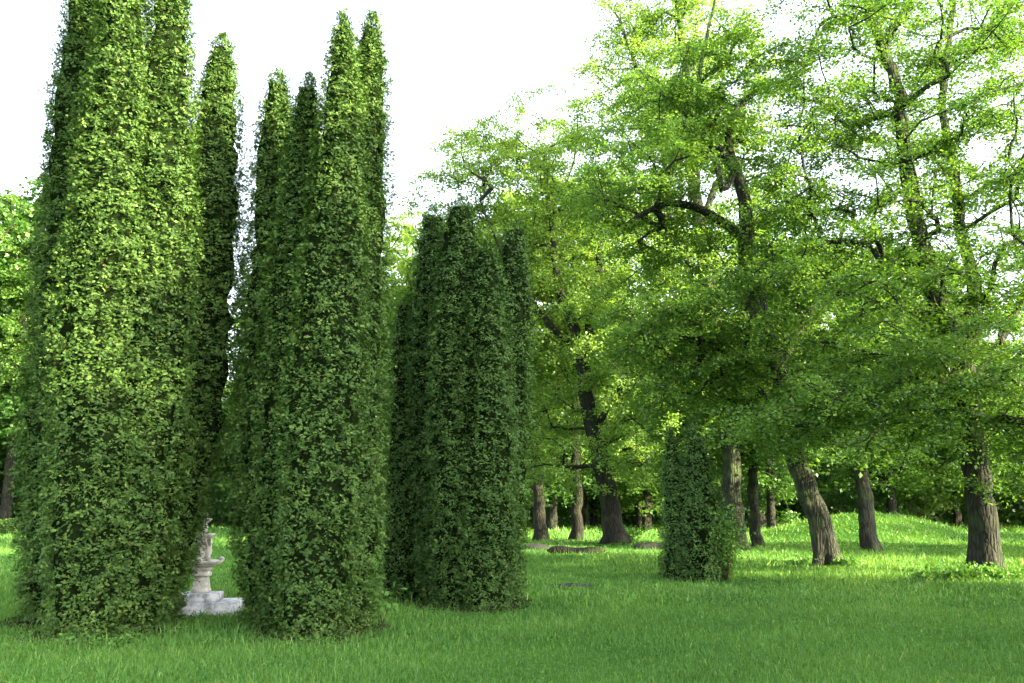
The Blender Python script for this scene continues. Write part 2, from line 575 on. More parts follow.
def thuja(base, d, top, rpx, seed, label, prof='tall', mat=None, dens=1.0, size=1.0, brown=.006, group='columnar thuja trees on the lawn', bow=.25, foot=1.0):
    rng = np.random.default_rng(seed)
    mat = mat or M_THUJA
    x0 = gx(base, 600, d)
    z0 = float(gz(x0, d))
    T = at(top[0], top[1], d)
    H = T[2] - z0
    O = np.array([x0, d, z0])
    rm = (rpx + 1.8) / F * d
    FEET.append((x0, d, rm))
    lean = T[0] - x0
    root = thing('thuja_tree', O, label, 'thuja', group)

    ph = rng.uniform(0, 6.28, 8)

    def axis(t):
        # leaning outwards low down, then upright
        return np.stack([lean * ((1 + bow) * t - bow * t * t) + .04 * np.sin(t * 5 + ph[0]), .05 * np.sin(t * 4 + ph[1]), H * t], -1)

    def radius(t, th):
        if prof == 'tall':
            base_r = np.interp(t, [0, .03, .12, .3, .5, .7, .85, .94, .985, 1], [.72, .82, .94, 1.0, .90, .72, .53, .36, .20, .02])
            base_r = base_r * np.interp(t, [0, .12, .3], [foot, foot, 1.0])
        elif prof == 'cone':
            base_r = np.interp(t, [0, .04, .15, .4, .6, .8, .92, 1], [1.2, 1.3, 1.3, 1.12, .85, .48, .24, .02])
        else:
            base_r = np.interp(t, [0, .03, .1, .35, .6, .8, .92, .98, 1], [.78, .88, .96, 1.0, .95, .80, .58, .35, .03])
        lump = (.08 * np.sin(3 * th + ph[2] + t * 5) + .06 * np.sin(5 * th + ph[3] - t * 13) + .05 * np.sin(2 * th + ph[4] + t * 27)
                + .055 * np.sin(6 * th + ph[5] + t * 37) * np.sin(t * 53 + ph[7]) + .05 * np.sin(11 * th - t * 21 + ph[6]) * np.sin(t * 71 + th * 2 + ph[0]))
        return rm * base_r * (1 + lump)

    # trunk
    tt = np.linspace(0, .93, 14)
    path = axis(tt)
    V, Q = tube(path, np.interp(tt, [0, .1, 1], [.11, .085, .02]) * max(1, rm / .5), 9, .08, seed)
    mesh('trunk', V, [Q], M_BARKR, root, smooth=True)
    # dense inner shoots
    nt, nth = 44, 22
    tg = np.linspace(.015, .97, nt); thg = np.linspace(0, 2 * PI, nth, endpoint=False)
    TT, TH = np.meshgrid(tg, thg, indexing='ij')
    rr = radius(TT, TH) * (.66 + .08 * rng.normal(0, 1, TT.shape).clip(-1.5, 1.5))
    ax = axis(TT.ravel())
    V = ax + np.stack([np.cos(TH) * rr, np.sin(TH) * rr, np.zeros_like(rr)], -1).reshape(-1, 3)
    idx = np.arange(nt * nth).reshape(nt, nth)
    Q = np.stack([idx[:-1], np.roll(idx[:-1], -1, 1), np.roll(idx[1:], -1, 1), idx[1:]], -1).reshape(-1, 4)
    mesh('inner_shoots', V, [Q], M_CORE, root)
    # sprays
    area = 2 * PI * rm * H * .85
    n = int(area * 275 * dens)
    t = rng.random(n * 2)
    pr = np.interp(t, [0, .3, .7, .9, 1], [1, 1, .85, .6, .25])
    t = t[rng.random(n * 2) < pr][:n]
    n = len(t)
    th = rng.uniform(0, 2 * PI, n)
    # clumpy thinning leaves dark pockets
    f = np.sin(th * 6 + t * H * 5 + ph[0] * 3) * np.sin(th * 4 - t * H * 7 + ph[1] * 2) + .6 * np.sin(th * 9 + t * H * 11 + ph[3])
    keep = rng.random(n) < np.clip(1.05 - .62 * np.maximum(0, f - .15), .14, 1)
    t, th, f = t[keep], th[keep], f[keep]
    n = len(t)
    rr = radius(t, th) * (rng.uniform(.80, 1.0, n) - .07 * np.maximum(f, 0))
    rr = rr + size * rng.normal(0, .012, n)
    o = np.stack([np.cos(th), np.sin(th), np.zeros(n)], 1)
    tg_ = np.stack([-np.sin(th), np.cos(th), np.zeros(n)], 1)
    c = axis(t) + o * rr[:, None]
    K, FN = 7, 8
    N = n * K
    ci = np.repeat(np.arange(n), K)
    up = np.array([0, 0, 1.0])
    topb = np.clip((t[ci] - .8) * 4, 0, 1)[:, None]
    # every tuft has its own heading; its sprays lie like overlapping shingles in nearly parallel planes
    h_n = unit(o * rng.uniform(.25, .8, (n, 1)) + up * rng.uniform(.35, .9, (n, 1)) + rng.normal(0, .35, (n, 3)))
    h_d = o * rng.uniform(.1, .9, (n, 1)) + tg_ * rng.normal(0, .8, (n, 1)) + up * rng.normal(.28, .3, (n, 1))
    nn = unit(h_n[ci] + rng.normal(0, .38, (N, 3)))
    dr = h_d[ci] + rng.normal(0, .35, (N, 3)) + up * topb
    dr = unit(dr - nn * (dr * nn).sum(1, keepdims=True))
    pl = np.cross(nn, dr)
    puff = rng.uniform(-.05, .05, n) * size
    off_ = rng.normal(0, 1, (N, 3)) * .034 * size
    off_ = off_ - h_n[ci] * (off_ * h_n[ci]).sum(1, keepdims=True) * .75
    p = c[ci] + o[ci] * (puff[ci] - .02)[:, None] + off_
    Ls = size * rng.uniform(.030, .072, N)
    cvar = rng.normal(0, .12, n)
    Vs = np.zeros((N, FN, 4, 3), np.float32)
    # feathery spray: side shoots along a curved midrib
    for k, (pos_, ang, ln_) in enumerate([(.0, 0, 1.0), (.12, .62, .46), (.12, -.62, .46), (.34, .55, .46), (.34, -.55, .46), (.58, .42, .36), (.58, -.42, .36), (.0, .2, .85)]):
        a = ang + rng.normal(0, .12, N)
        l_ = (Ls * ln_ * rng.uniform(.75, 1.25, N))[:, None]
        dd = dr * np.cos(a)[:, None] + pl * np.sin(a)[:, None] - nn * (.10 + .12 * pos_)
        sd_ = np.cross(dd, nn)
        st = p + dr * (Ls * pos_)[:, None]
        wd = Ls[:, None] * .066
        Vs[:, k, 0] = st
        Vs[:, k, 1] = st + dd * l_ * .55 + sd_ * wd
        Vs[:, k, 2] = st + dd * l_ - nn * l_ * .06
        Vs[:, k, 3] = st + dd * l_ * .55 - sd_ * wd
    V = Vs.reshape(-1, 3)
    Fq = np.arange(len(V)).reshape(-1, 4)
    v = np.clip(rng.beta(2.5, 3, N) * .8 + .08 + cvar[ci], 0, .9)
    v = np.where(rng.random(N) < brown, 1.3, v)
    var = np.repeat(v, FN)
    mesh('crown', V, [Fq], mat, root, var=var)
    return root


# ================================================================== the scene
build_ground()

G_A = 'thuja columns in the left clump'
G_B = 'thuja columns in the second clump from the left'
G_C = 'thuja columns in the dark clump at the centre'
# left clump
thuja(62, 13.6, (98, -95), 47, 11, 'tall dark green thuja column on the far left edge of the leftmost clump', dens=1, group=G_A)
thuja(88, 12.2, (132, -100), 49, 12, 'widest yellow green thuja column at the front of the leftmost clump', group=G_A)
thuja(132, 12.5, (177, -90), 42, 13, 'bright sunlit thuja column at the front right of the leftmost clump', group=G_A)
thuja(154, 13.9, (225, 34), 46, 14, 'slim shaded thuja column just above and left of the stone fountain', group=G_A, bow=.8, foot=.74)
# second clump
thuja(288, 13.5, (279, 70), 46, 21, 'dark narrow thuja column right of the stone fountain, leftmost of its clump', group=G_B, bow=.8)
thuja(288, 12.7, (308, 76), 38, 22, 'broad thuja column with a low rounded tip, second from the left in its clump', group=G_B)
thuja(316, 12.1, (343, 12), 42, 23, 'tallest thuja column of the second clump, with a sunlit pointed tip', group=G_B)
thuja(338, 12.9, (371, 14), 42, 24, 'thuja column on the right edge of the second clump, twin tip beside the tallest', group=G_B)
# third clump
thuja(404, 17.4, (409, 298), 25, 31, 'short dark thuja column on the left of the centre clump', 'blunt', M_THUJA2, .95, 1.0, .004, G_C)
thuja(444, 16.9, (433, 205), 29, 32, 'dark thuja column with a blunt tip at the back left of the centre clump', 'blunt', M_THUJA2, .95, 1.0, .004, G_C)
thuja(460, 16.2, (459, 196), 32, 33, 'broadest dark thuja column in the middle of the centre clump', 'blunt', M_THUJA2, .95, 1.0, .004, G_C)
thuja(484, 15.9, (488, 243), 30, 34, 'lower pointed thuja column at the front right of the centre clump', 'blunt', M_THUJA2, .95, 1.0, .004, G_C)
thuja(495, 17.0, (515, 220), 27, 35, 'thuja column behind on the right edge of the centre clump', 'blunt', M_THUJA2, .95, 1.0, .004, G_C)
# the small twin thuja
thuja(681, 22.4, (672, 428), 15, 41, 'left half of the small twin thuja standing before the broadleaf trees', 'cone', M_THUJA2, .8, 1.2, .004, 'small twin thujas on the open lawn')
thuja(700, 22.2, (693, 418), 20.5, 42, 'taller right half of the small twin thuja before the broadleaf trees', 'cone', M_THUJA2, .8, 1.2, .004, 'small twin thujas on the open lawn')


build_grass()

# ------------------------------------------------------------------ broadleaf trees
def pl(d, *rows):
    """polyline rows (px, py, radius, depth offset)"""
    return [(*at(r[0], r[1], d + (r[3] if len(r) > 3 else 0)), r[2]) for r in rows]


def bl(d, px, py, dy, rx, ry, rz):
    """crown blob: centre at pixel px, py, depth d+dy, radii in metres"""
    p = at(px, py, d + dy)
    return (p[0], p[1], p[2], rx, ry, rz)


# the tree on the right
d = 23.0
r9 = np.random.default_rng(91)
mains = [pl(d, (987, 575, .36), (984, 525, .335), (979, 480, .31), (970, 410, .28), (960, 350, .29), (938, 300, .24), (915, 215, .20), (905, 150, .18), (896, 85, .16), (874, 30, .13), (862, -40, .09), (860, -130, .05)),
         pl(d, (963, 365, .2), (975, 300, .17, .5), (958, 210, .15, 1), (955, 165, .13, 1.2), (942, 110, .11, 1.5), (950, 30, .09, 1.5), (960, -60, .05, 1.5)),
         pl(d, (896, 85, .12), (885, 45, .10), (905, 10, .09), (930, -30, .07, -.5), (950, -80, .04)),
         pl(d, (966, 390, .13), (1000, 340, .10, 1.2), (1035, 260, .08, 2), (1060, 140, .05, 2))]
C = envelope([bl(d, 940, 210, 0, 5.0, 5.5, 8.0), bl(d, 900, 60, 0, 3.6, 4, 5), bl(d, 1010, 300, -1, 4, 4.5, 5), bl(d, 860, 330, -.5, 2.6, 3.5, 3.0),
              bl(d, 990, 400, -1, 4.2, 4, 1.3), bl(d, 1010, 110, 1.5, 3.6, 3.5, 5), bl(d, 855, 200, 0, 2.2, 3, 3.2), bl(d, 920, 415, -2, 4.6, 3.5, 1.3), bl(d, 1000, 380, -2.5, 4, 3, 2.0), bl(d, 860, 400, -1.5, 3, 3, 1.5)], 620, r9, .25, .55)
make_tree('broadleaf_tree', at(987, 575, d)[:2], mains, C, 9, M_LEAF_A, M_BARK, 'large broadleaf tree with a thick straight grey trunk at the right edge of the lawn',
          per=330, R=.95, L=.085, flat=.4, tilt=.5, droop=.25)

# leaning tree
d = 27.0
r6 = np.random.default_rng(62)
mains = [pl(d, (828, 566, .37), (819, 520, .33), (804, 482, .31), (792, 440, .29), (780, 380, .31), (766, 340, .29), (757, 300, .27), (747, 250, .24), (746, 200, .20), (735, 170, .18), (712, 142, .15), (690, 115, .11), (665, 95, .07), (640, 70, .04)),
         pl(d, (748, 248, .16), (730, 225, .15, -.3), (706, 212, .13, -.6), (680, 203, .11, -1), (655, 208, .08, -1.3), (625, 225, .05, -1.5)),
         pl(d, (740, 178, .14), (728, 135, .12, .4), (745, 100, .10, .6), (775, 85, .08, .8), (810, 70, .05, 1)),
         pl(d, (735, 170, .11), (722, 190, .09, -.4), (716, 160, .09, -.5), (700, 120, .08, -.5), (700, 70, .07, -.5), (715, 0, .04, -.5)),
         pl(d, (775, 370, .14), (800, 330, .11, .6), (830, 270, .08, 1), (850, 200, .04, 1.2)),
         pl(d, (790, 430, .11), (755, 385, .08, -1), (715, 345, .06, -1.8), (675, 335, .03, -2.2))]
C = envelope([bl(d, 715, 170, 0, 4.2, 4.5, 4.2), bl(d, 640, 230, -.5, 2.6, 3.5, 2.2), bl(d, 740, 330, -1, 3.2, 3.5, 2.6), bl(d, 700, 325, -1, 2.0, 3, 1.5),
              bl(d, 705, 80, 0, 2.4, 3.2, 2.4), bl(d, 790, 380, 0, 2.4, 3, 2.0), bl(d, 655, 330, -1, 1.6, 3, 2.2), bl(d, 785, 405, -1.5, 2.8, 3, 1.5), bl(d, 700, 340, 0, 2.4, 3, 1.3)], 385, r6, .25, .34)
make_tree('broadleaf_tree', at(828, 566, d)[:2], mains, C, 6, M_LEAF_A, M_BARK, 'large broadleaf tree whose thick trunk leans left over the sunlit grass',
          per=300, R=.95, L=.095, flat=.4, tilt=.5, droop=.35)

# tall pale tree behind the small thuja
d = 37.0
r5 = np.random.default_rng(53)
mains = [pl(d, (737, 548, .43), (733, 500, .39), (730, 440, .36), (722, 390, .34), (712, 310, .32), (705, 260, .32), (696, 210, .28), (690, 150, .24), (688, 90, .19), (680, 20, .13), (672, -40, .06)),
         pl(d, (700, 225, .16), (718, 180, .13, .5), (740, 130, .10, 1), (750, 60, .06, 1)),
         pl(d, (690, 150, .14), (670, 110, .12, -.5), (640, 75, .09, -1), (620, 20, .05, -1)),
         pl(d, (708, 290, .15), (680, 250, .12, -1), (640, 215, .09, -2), (605, 190, .05, -2.5))]
C = envelope([bl(d, 672, 60, 0, 3.9, 4.5, 5.0), bl(d, 655, 170, 0, 3.4, 4.5, 5.0), bl(d, 715, 130, 0, 4.0, 4, 5.0), bl(d, 640, 290, 0, 3.2, 4, 5), bl(d, 725, 300, .5, 4.5, 4, 5.5),
              bl(d, 700, 15, 0, 2.2, 3, 3), bl(d, 625, 30, 0, 1.9, 3, 3.2), bl(d, 628, 75, 0, 2.2, 3, 4.0), bl(d, 700, 400, 0, 5, 4, 2.0)], 370, r5, .25, .3)
make_tree('broadleaf_tree', at(737, 548, d)[:2], mains, C, 5, M_LEAF_B, M_BARK, 'tallest pale green broadleaf tree rising behind the small twin thuja',
          per=250, R=1.05, L=.12, flat=.5, droop=.4)

# dark forked tree in the middle distance
d = 43.0
r1 = np.random.default_rng(17)
mains = [pl(d, (615, 543, .52), (612, 515, .46), (606, 480, .42), (596, 440, .38), (587, 400, .36), (583, 360, .31), (575, 330, .25), (562, 300, .21), (556, 270, .18), (548, 200, .12), (545, 150, .07)),
         pl(d, (584, 375, .24), (588, 340, .22, .4), (592, 300, .19, .6), (600, 250, .14, .8), (590, 190, .09, 1)),
         pl(d, (580, 350, .19), (560, 335, .16, -.5), (545, 318, .14, -1), (532, 300, .11, -1.4), (505, 260, .07, -2), (480, 200, .04, -2)),
         pl(d, (594, 430, .18), (625, 380, .13, -1), (650, 330, .08, -1.5))]
C = envelope([bl(d, 540, 190, 0, 4.6, 4.8, 4.2), bl(d, 485, 200, 0, 3.0, 4, 3.8), bl(d, 590, 230, 0, 4, 4.5, 5), bl(d, 560, 330, 0, 4.5, 4.5, 3.5), bl(d, 615, 350, 0, 3.2, 4, 4.5),
              bl(d, 590, 440, 0, 4.4, 4, 2.6), bl(d, 550, 430, 1, 3, 3.5, 2.6), bl(d, 540, 130, 0, 2.8, 3, 1.8), bl(d, 475, 165, 0, 2.6, 3, 2.6), bl(d, 445, 220, 1, 1.6, 3, 3)], 430, r1, .25, .3)
make_tree('broadleaf_tree', at(615, 543, d)[:2], mains, C, 1, M_LEAF_B, M_BARKD, 'broadleaf tree with a thick dark forked trunk between the centre clump and the small thuja',
          per=250, R=1.1, L=.125, flat=.5, droop=.3)


def auto_tree(px, d, h, rw, seed, label, mat, bark, r0, lean=0.0, per=200, nC=210, R=1.25, L=.21, zlow=.22, group=None, name='broadleaf_tree', x=None, gap=.5):
    rng = np.random.default_rng(seed)
    bx = gx(px, 545, d) if x is None else x
    by = d
    z0 = float(gz(bx, by))
    t = np.linspace(0, 1, 7)
    tr = []
    for k in t:
        tr.append((bx + lean * h * k + rng.normal(0, .010 * h) * k, by + rng.normal(0, .012 * h) * k, z0 - .15 + k * h * .9, r0 * (1 - k) ** .8 + .03))
    mains = [tr]
    for q in range(4):
        k = rng.uniform(.28, .6)
        a = q * 1.57 + rng.uniform(-.5, .5)
        p0 = np.array([np.interp(k, t, [c[i] for c in tr]) for i in range(4)])
        L_ = rw * rng.uniform(.65, .95)
        dv = np.array([math.cos(a), math.sin(a), 0])
        mains.append([tuple(p0 * np.array([1, 1, 1, .55])),
                      (*(p0[:3] + dv * L_ * .4 + np.array([0, 0, .10 * h])), p0[3] * .4),
                      (*(p0[:3] + dv * L_ * .75 + np.array([0, 0, .22 * h])), p0[3] * .25),
                      (*(p0[:3] + dv * L_ * .95 + np.array([0, 0, .32 * h])), .03)])
    cx = bx + lean * h * .6
    zc = z0 + h * (1 + zlow) / 2
    rz = h * (1 - zlow) / 2
    blobs = [(cx, by, zc, rw, rw, rz)]
    for q in range(5):
        a = rng.uniform(0, 6.28)
        blobs.append((cx + math.cos(a) * rw * .45, by + math.sin(a) * rw * .45, z0 + h * rng.uniform(zlow + .1, .85), rw * .62, rw * .62, rz * .42))
    C = envelope(blobs, nC, rng, .3, gap)
    return make_tree(name, (bx, by), mains, C, seed, mat, bark, label, group=group, per=per, R=R, L=L, flat=.5, droop=.3, trunk_ns=14, brk=1.3)


GT = 'broadleaf trees of the park'
auto_tree(757, 40, 17, 4.2, 201, 'slim straight pale brown trunk tree between the small thuja and the leaning tree', M_LEAF_A, M_BARK, .22, 0.0)
auto_tree(868, 36, 12.5, 4.0, 202, 'broadleaf tree with a double grey trunk standing before the grassy mound', M_LEAF_A, M_BARK, .31, 0.0)
auto_tree(577, 49, 21, 5.5, 203, 'broadleaf tree with a mid sized dark trunk just left of the dark forked tree', M_LEAF_B, M_BARKD, .27, 0.0)
auto_tree(541, 49, 20, 5.2, 204, 'broadleaf tree whose grey trunk leans left beside the centre thuja clump', M_LEAF_B, M_BARKD, .31, -.06)
auto_tree(416, 56, 20.5, 6.0, 205, 'round pale green tree rising behind the centre thuja clump on its left', M_LEAF_B, M_BARKD, .4, 0.0)
auto_tree(2, 68, 28, 7, 206, 'sunlit yellow green broadleaf tree at the far left edge behind the hedge', M_LEAF_A, M_BARKD, .42, 0.0)

# ------------------------------------------------------------------ the wood behind
REGIONS = [(0, 'outside the left edge of the view'), (25, 'at the far left edge of the view'), (240, 'behind the leftmost thuja clump'), (400, 'behind the second thuja clump'),
           (530, 'behind the centre thuja clump'), (600, 'left of the dark forked trunk'), (660, 'between the dark forked trunk and the small thuja'),
           (760, 'behind the small thuja'), (840, 'behind the leaning trunk'), (960, 'behind the grassy mound'), (1024, 'behind the right hand trunk'), (1e9, 'outside the right edge of the view')]
ROWS = {0: 'nearest', 1: 'second', 2: 'third', 3: 'fourth', 4: 'last'}


def region(x, y):
    px = 512 + F * x / (cp * y)
    return [n for lim, n in REGIONS if px < lim][0]


protos = []
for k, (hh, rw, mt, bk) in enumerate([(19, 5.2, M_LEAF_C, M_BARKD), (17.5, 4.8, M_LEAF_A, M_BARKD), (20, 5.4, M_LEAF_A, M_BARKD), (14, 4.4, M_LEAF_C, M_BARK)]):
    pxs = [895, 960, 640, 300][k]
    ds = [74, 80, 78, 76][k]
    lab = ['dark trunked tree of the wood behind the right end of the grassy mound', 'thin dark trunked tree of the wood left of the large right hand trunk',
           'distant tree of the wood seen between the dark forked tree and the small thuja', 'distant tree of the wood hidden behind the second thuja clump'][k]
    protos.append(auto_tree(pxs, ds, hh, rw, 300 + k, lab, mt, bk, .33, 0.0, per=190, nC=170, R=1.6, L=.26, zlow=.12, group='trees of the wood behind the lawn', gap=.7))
rb = np.random.default_rng(77)
pts = []
for row, (yy, n, x0, x1) in enumerate([(70, 10, -58, 62), (80, 13, -68, 72), (90, 16, -80, 82), (101, 18, -92, 95), (113, 20, -105, 110)]):
    for i in range(n):
        xx = x0 + (x1 - x0) * (i + .5 * (row % 2) + rb.uniform(-.25, .25)) / (n - 1)
        y_ = yy + rb.uniform(-3.5, 3.5)
        if abs(xx - MX) < 9 and y_ < 69: continue
        if any(math.hypot(xx - p.location.x, y_ - p.location.y) < 4 for p in protos): continue
        pts.append((xx, y_, row))
pts += [(3, 69, 0), (-2, 78, 1), (6.5, 83, 1), (-43, 77, 1), (-38, 72, 0), (-50, 74, 0), (-46, 88, 2)]
wood_lab = ['leafy', 'pale leafy', 'tall leafy', 'low leafy']
for i, (xx, yy, row) in enumerate(pts):
    k = int(rb.integers(0, 4)) if i < len(pts) - 4 else (2, 1, 0, 2)[len(pts) - 1 - i]
    sc = rb.uniform(.85, 1.15) if i < len(pts) - 4 else 1.5
    lab = f'{wood_lab[k]} wood tree, {ROWS[row]} row, {region(xx, yy)}'
    if i >= len(pts) - 4: lab = lab.replace('leafy', 'very tall leafy').replace('tall very tall', 'very tall').replace('low very', 'very')
    o = dup(protos[k], (xx, yy, float(gz(xx, yy))), rb.uniform(0, 6.28), sc, lab, 'trees of the wood: ' + lab)

# trees standing out of the frame on the right: they shade the near lawn
off = []
for ss, ww, k, sc in [(20, 2.5, 0, .92), (20, 6.5, 2, .88), (20.5, 10.5, 0, .95), (20, 14, 2, 1.05), (21, 16.6, 2, 1.1),
                      (27, 0, 0, 1.0), (26, 4.5, 1, 1.1), (27, 8.5, 0, 1.05), (27, 12.5, 2, 1.2), (26.5, 16.2, 2, 1.2),
                      (36, 2, 1, 1.2), (37, 7, 0, 1.2), (36, 11.5, 2, 1.3), (37, 15.5, 2, 1.35)]:
    c_, s_ = math.cos(math.radians(31)), math.sin(math.radians(31))
    off.append((ss * c_ + ww * s_, -ss * s_ + ww * c_, k, sc * (.86 if ww < 12 else .95)))
off += [(36, 24, 1, .9), (48, 20, 0, .95), (52, 44, 1, 1.0), (62, 28, 2, 1.0)]
for xx, yy, k, sc in off:
    dup(protos[k], (xx, yy, float(gz(xx, yy))), xx * 1.7, sc, 'park tree standing outside the frame on the right', 'park trees outside the frame on the right')


# ------------------------------------------------------------------ undergrowth, hedge, shrub, weeds
def leaf_cloud(P, rng, L, tilt=.9):
    n = len(P)
    nrm = unit(np.array([0, 0, .7]) + rng.normal(0, tilt, (n, 3)))
    dr = rng.normal(0, 1, (n, 3))
    dr = unit(dr - nrm * (dr * nrm).sum(1, keepdims=True))
    s = np.cross(nrm, dr)
    l = (L * rng.uniform(.6, 1.3, n))[:, None]
    V = np.stack([P, P + dr * l * .45 + s * l * .36, P + dr * l, P + dr * l * .45 - s * l * .36], 1).reshape(-1, 3)
    return V, np.arange(n * 4).reshape(n, 4), np.clip(rng.beta(2.5, 2.5, n) + rng.normal(0, .05, n), 0, 1)


ru = np.random.default_rng(8)
n = 1000
cx = ru.uniform(-110, 110, n); cy = ru.choice([88, 100, 116, 128], n) + ru.uniform(-4, 4, n)
P = []
for i in range(n):
    h = ru.uniform(2.5, 6.5); w = ru.uniform(1.5, 3.2)
    m = 210
    v = unit(ru.normal(0, 1, (m, 3))) * (ru.uniform(.5, 1, (m, 1)))
    p = np.array([cx[i], cy[i], h * .45]) + v * np.array([w, w, h * .55])
    P.append(p[p[:, 2] > 0])
V, Fq, va = leaf_cloud(np.concatenate(P), ru, .45)
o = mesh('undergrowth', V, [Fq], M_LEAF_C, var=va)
tag(o, 'dark bushy undergrowth filling the floor of the distant wood', 'undergrowth', kind='stuff')

# brown litter of shed sprays under the columns
P = []
for fx_, fy_, fr_ in FEET:
    m = int(1500 * fr_ * 2)
    a = ru.uniform(0, 6.28, m); q = fr_ * (.55 + .75 * ru.random(m) ** 1.3)
    P.append(np.stack([fx_ + q * np.cos(a), fy_ + q * np.sin(a), np.zeros(m)], 1))
P = np.concatenate(P)
P[:, 2] = gz(P[:, 0], P[:, 1]) + ru.uniform(.008, .03, len(P))
V, Fq, va = leaf_cloud(P, ru, .05, .3)
o = mesh('needle_litter', V, [Fq], M_LITTER, var=va)
tag(o, 'brown shed thuja sprays lying round the feet of the columns', 'litter', kind='stuff')

# clover and small broad leaves among the near grass
n = 26000
x = ru.uniform(-13, 14, n); y = ru.uniform(6.8, 19, n)
pn = patch_noise(x * 1.7, y * 1.7, 21)
k = ru.random(n) < np.clip((pn - .25) * 1.6, .02, .9)
x, y = x[k], y[k]
V, Fq, va = leaf_cloud(np.stack([x, y, gz(x, y) + ru.uniform(.025, .075, len(x))], 1), ru, .030, .45)
o = mesh('clover', V, [Fq], M_WEED, var=va)
tag(o, 'patches of small round clover leaves low in the near grass', 'clover', kind='stuff')

# clipped hedge at the left
hx = gx(10, 528, 58)
root = thing('hedge', (hx, 58, float(gz(hx, 58))), 'low clipped dark green hedge at the far left edge of the lawn', 'hedge')
m = 26000
p = np.stack([ru.uniform(-9, 1.6, m), ru.uniform(-.7, .7, m), ru.uniform(0, .95, m)], 1)
k = (np.abs(p[:, 1]) > .45) | (p[:, 2] > .65) | (p[:, 0] > 1.2)
p = p[k]; p[:, 2] += .06 * np.sin(p[:, 0] * 2.2) + ru.normal(0, .03, len(p))
V, Fq, va = leaf_cloud(p, ru, .12)
mesh('foliage', V, [Fq], M_THUJA2, root, var=va)
a = np.stack([np.linspace(-8.8, 1.3, 34), np.zeros(34), np.zeros(34)], 1)
Vv, Qq = frusta(a, a + np.array([0, 0, .7]) + ru.normal(0, .12, (34, 3)) * np.array([1, 1, .3]), np.full(34, .04), np.full(34, .015), 5)
mesh('stems', Vv, [Qq], M_BARKD, root)


def shrub(name, x, y, h, w, n, L, seed, label, mat, nst=9, cat='shrub', low=.05, group=None):
    rng = np.random.default_rng(seed)
    z = float(gz(x, y))
    root = thing(name, (x, y, z), label, cat, group)
    a = np.zeros((nst, 3)); a[:, :2] = rng.normal(0, .08 * w, (nst, 2))
    az = rng.uniform(0, 6.28, nst); sp_ = rng.uniform(.2, .9, nst) * w
    b = np.stack([np.cos(az) * sp_, np.sin(az) * sp_, h * rng.uniform(.55, .98, nst)], 1)
    mid = a + (b - a) * .5 + np.array([0, 0, .12 * h])
    V1, Q1 = frusta(a, mid, np.full(nst, .012 * max(h, .5)), np.full(nst, .008 * max(h, .5)), 5)
    V2, Q2 = frusta(mid, b, np.full(nst, .008 * max(h, .5)), np.full(nst, .003), 5)
    mesh('stems', np.concatenate([V1, V2]), [np.concatenate([Q1, Q2 + len(V1)])], M_BARKR, root)
    si = rng.integers(0, nst, n)
    t = rng.random(n) ** .8 * (1 - low) + low
    p = np.where(t[:, None] < .5, a[si] + (mid - a)[si] * (t * 2)[:, None], mid[si] + (b - mid)[si] * (t * 2 - 1)[:, None])
    p = p + rng.normal(0, 1, (n, 3)) * np.array([w, w, h * .6]) * .14 * (0.4 + t[:, None])
    p[:, 2] = np.maximum(p[:, 2], .02)
    V, Fq, va = leaf_cloud(p, rng, L, .8)
    mesh('foliage', V, [Fq], mat, root, var=va)
    return root


shrub('wild_shrub', gx(726, 573, 21.9), 21.9, 1.75, .62, 2400, .075, 71, 'loose pale leaved shrub growing at the right foot of the small twin thuja', M_WEED, 16)
shrub('sapling', gx(384, 600, 13.0), 13.0, .62, .42, 90, .10, 72, 'little sapling with pale leaves at the right foot of the second thuja clump', M_WEED, 5, 'sapling', .45)
shrub('wild_shrub', gx(905, 515, 78), 76, 4.2, 3.4, 2600, .30, 73, 'pale rounded bush at the edge of the wood behind the right side of the mound', M_LEAF_B, 12)
shrub('wild_shrub', gx(628, 560, 44), 44.0, 1.0, 1.3, 900, .12, 74, 'low scrub at the foot of the dark forked trunk', M_WEED, 10)
rw_ = np.random.default_rng(33)
wd = 'leafy weeds around the foot of the right hand trunk'
for i in range(14):
    px = rw_.uniform(915, 1024); dd = rw_.uniform(20.6, 22.3)
    shrub('weed', gx(px, 575, dd), dd, rw_.uniform(.22, .36), rw_.uniform(.3, .5), 150, .085, 400 + i, 'leafy weed in the patch at the foot of the large right hand trunk', M_WEED, 7, 'weed', .2, wd)
for i in range(6):
    px = 828 + rw_.uniform(-42, 45); dd = rw_.uniform(25.6, 26.6)
    shrub('weed', gx(px, 566, dd), dd, rw_.uniform(.2, .38), rw_.uniform(.2, .35), 90, .085, 430 + i, 'leafy weed in the patch at the foot of the leaning trunk', M_WEED, 7, 'weed', .2, 'leafy weeds around the foot of the leaning trunk')
for i in range(7):
    px = rw_.uniform(60, 370); dd = rw_.uniform(11.2, 11.7)
    shrub('weed', gx(px, 636, dd), dd, rw_.uniform(.08, .14), rw_.uniform(.15, .25), 70, .045, 450 + i, 'small leafy weed in the grass before the front thuja clumps', M_WEED, 6, 'weed', .2, 'weeds in the near grass')


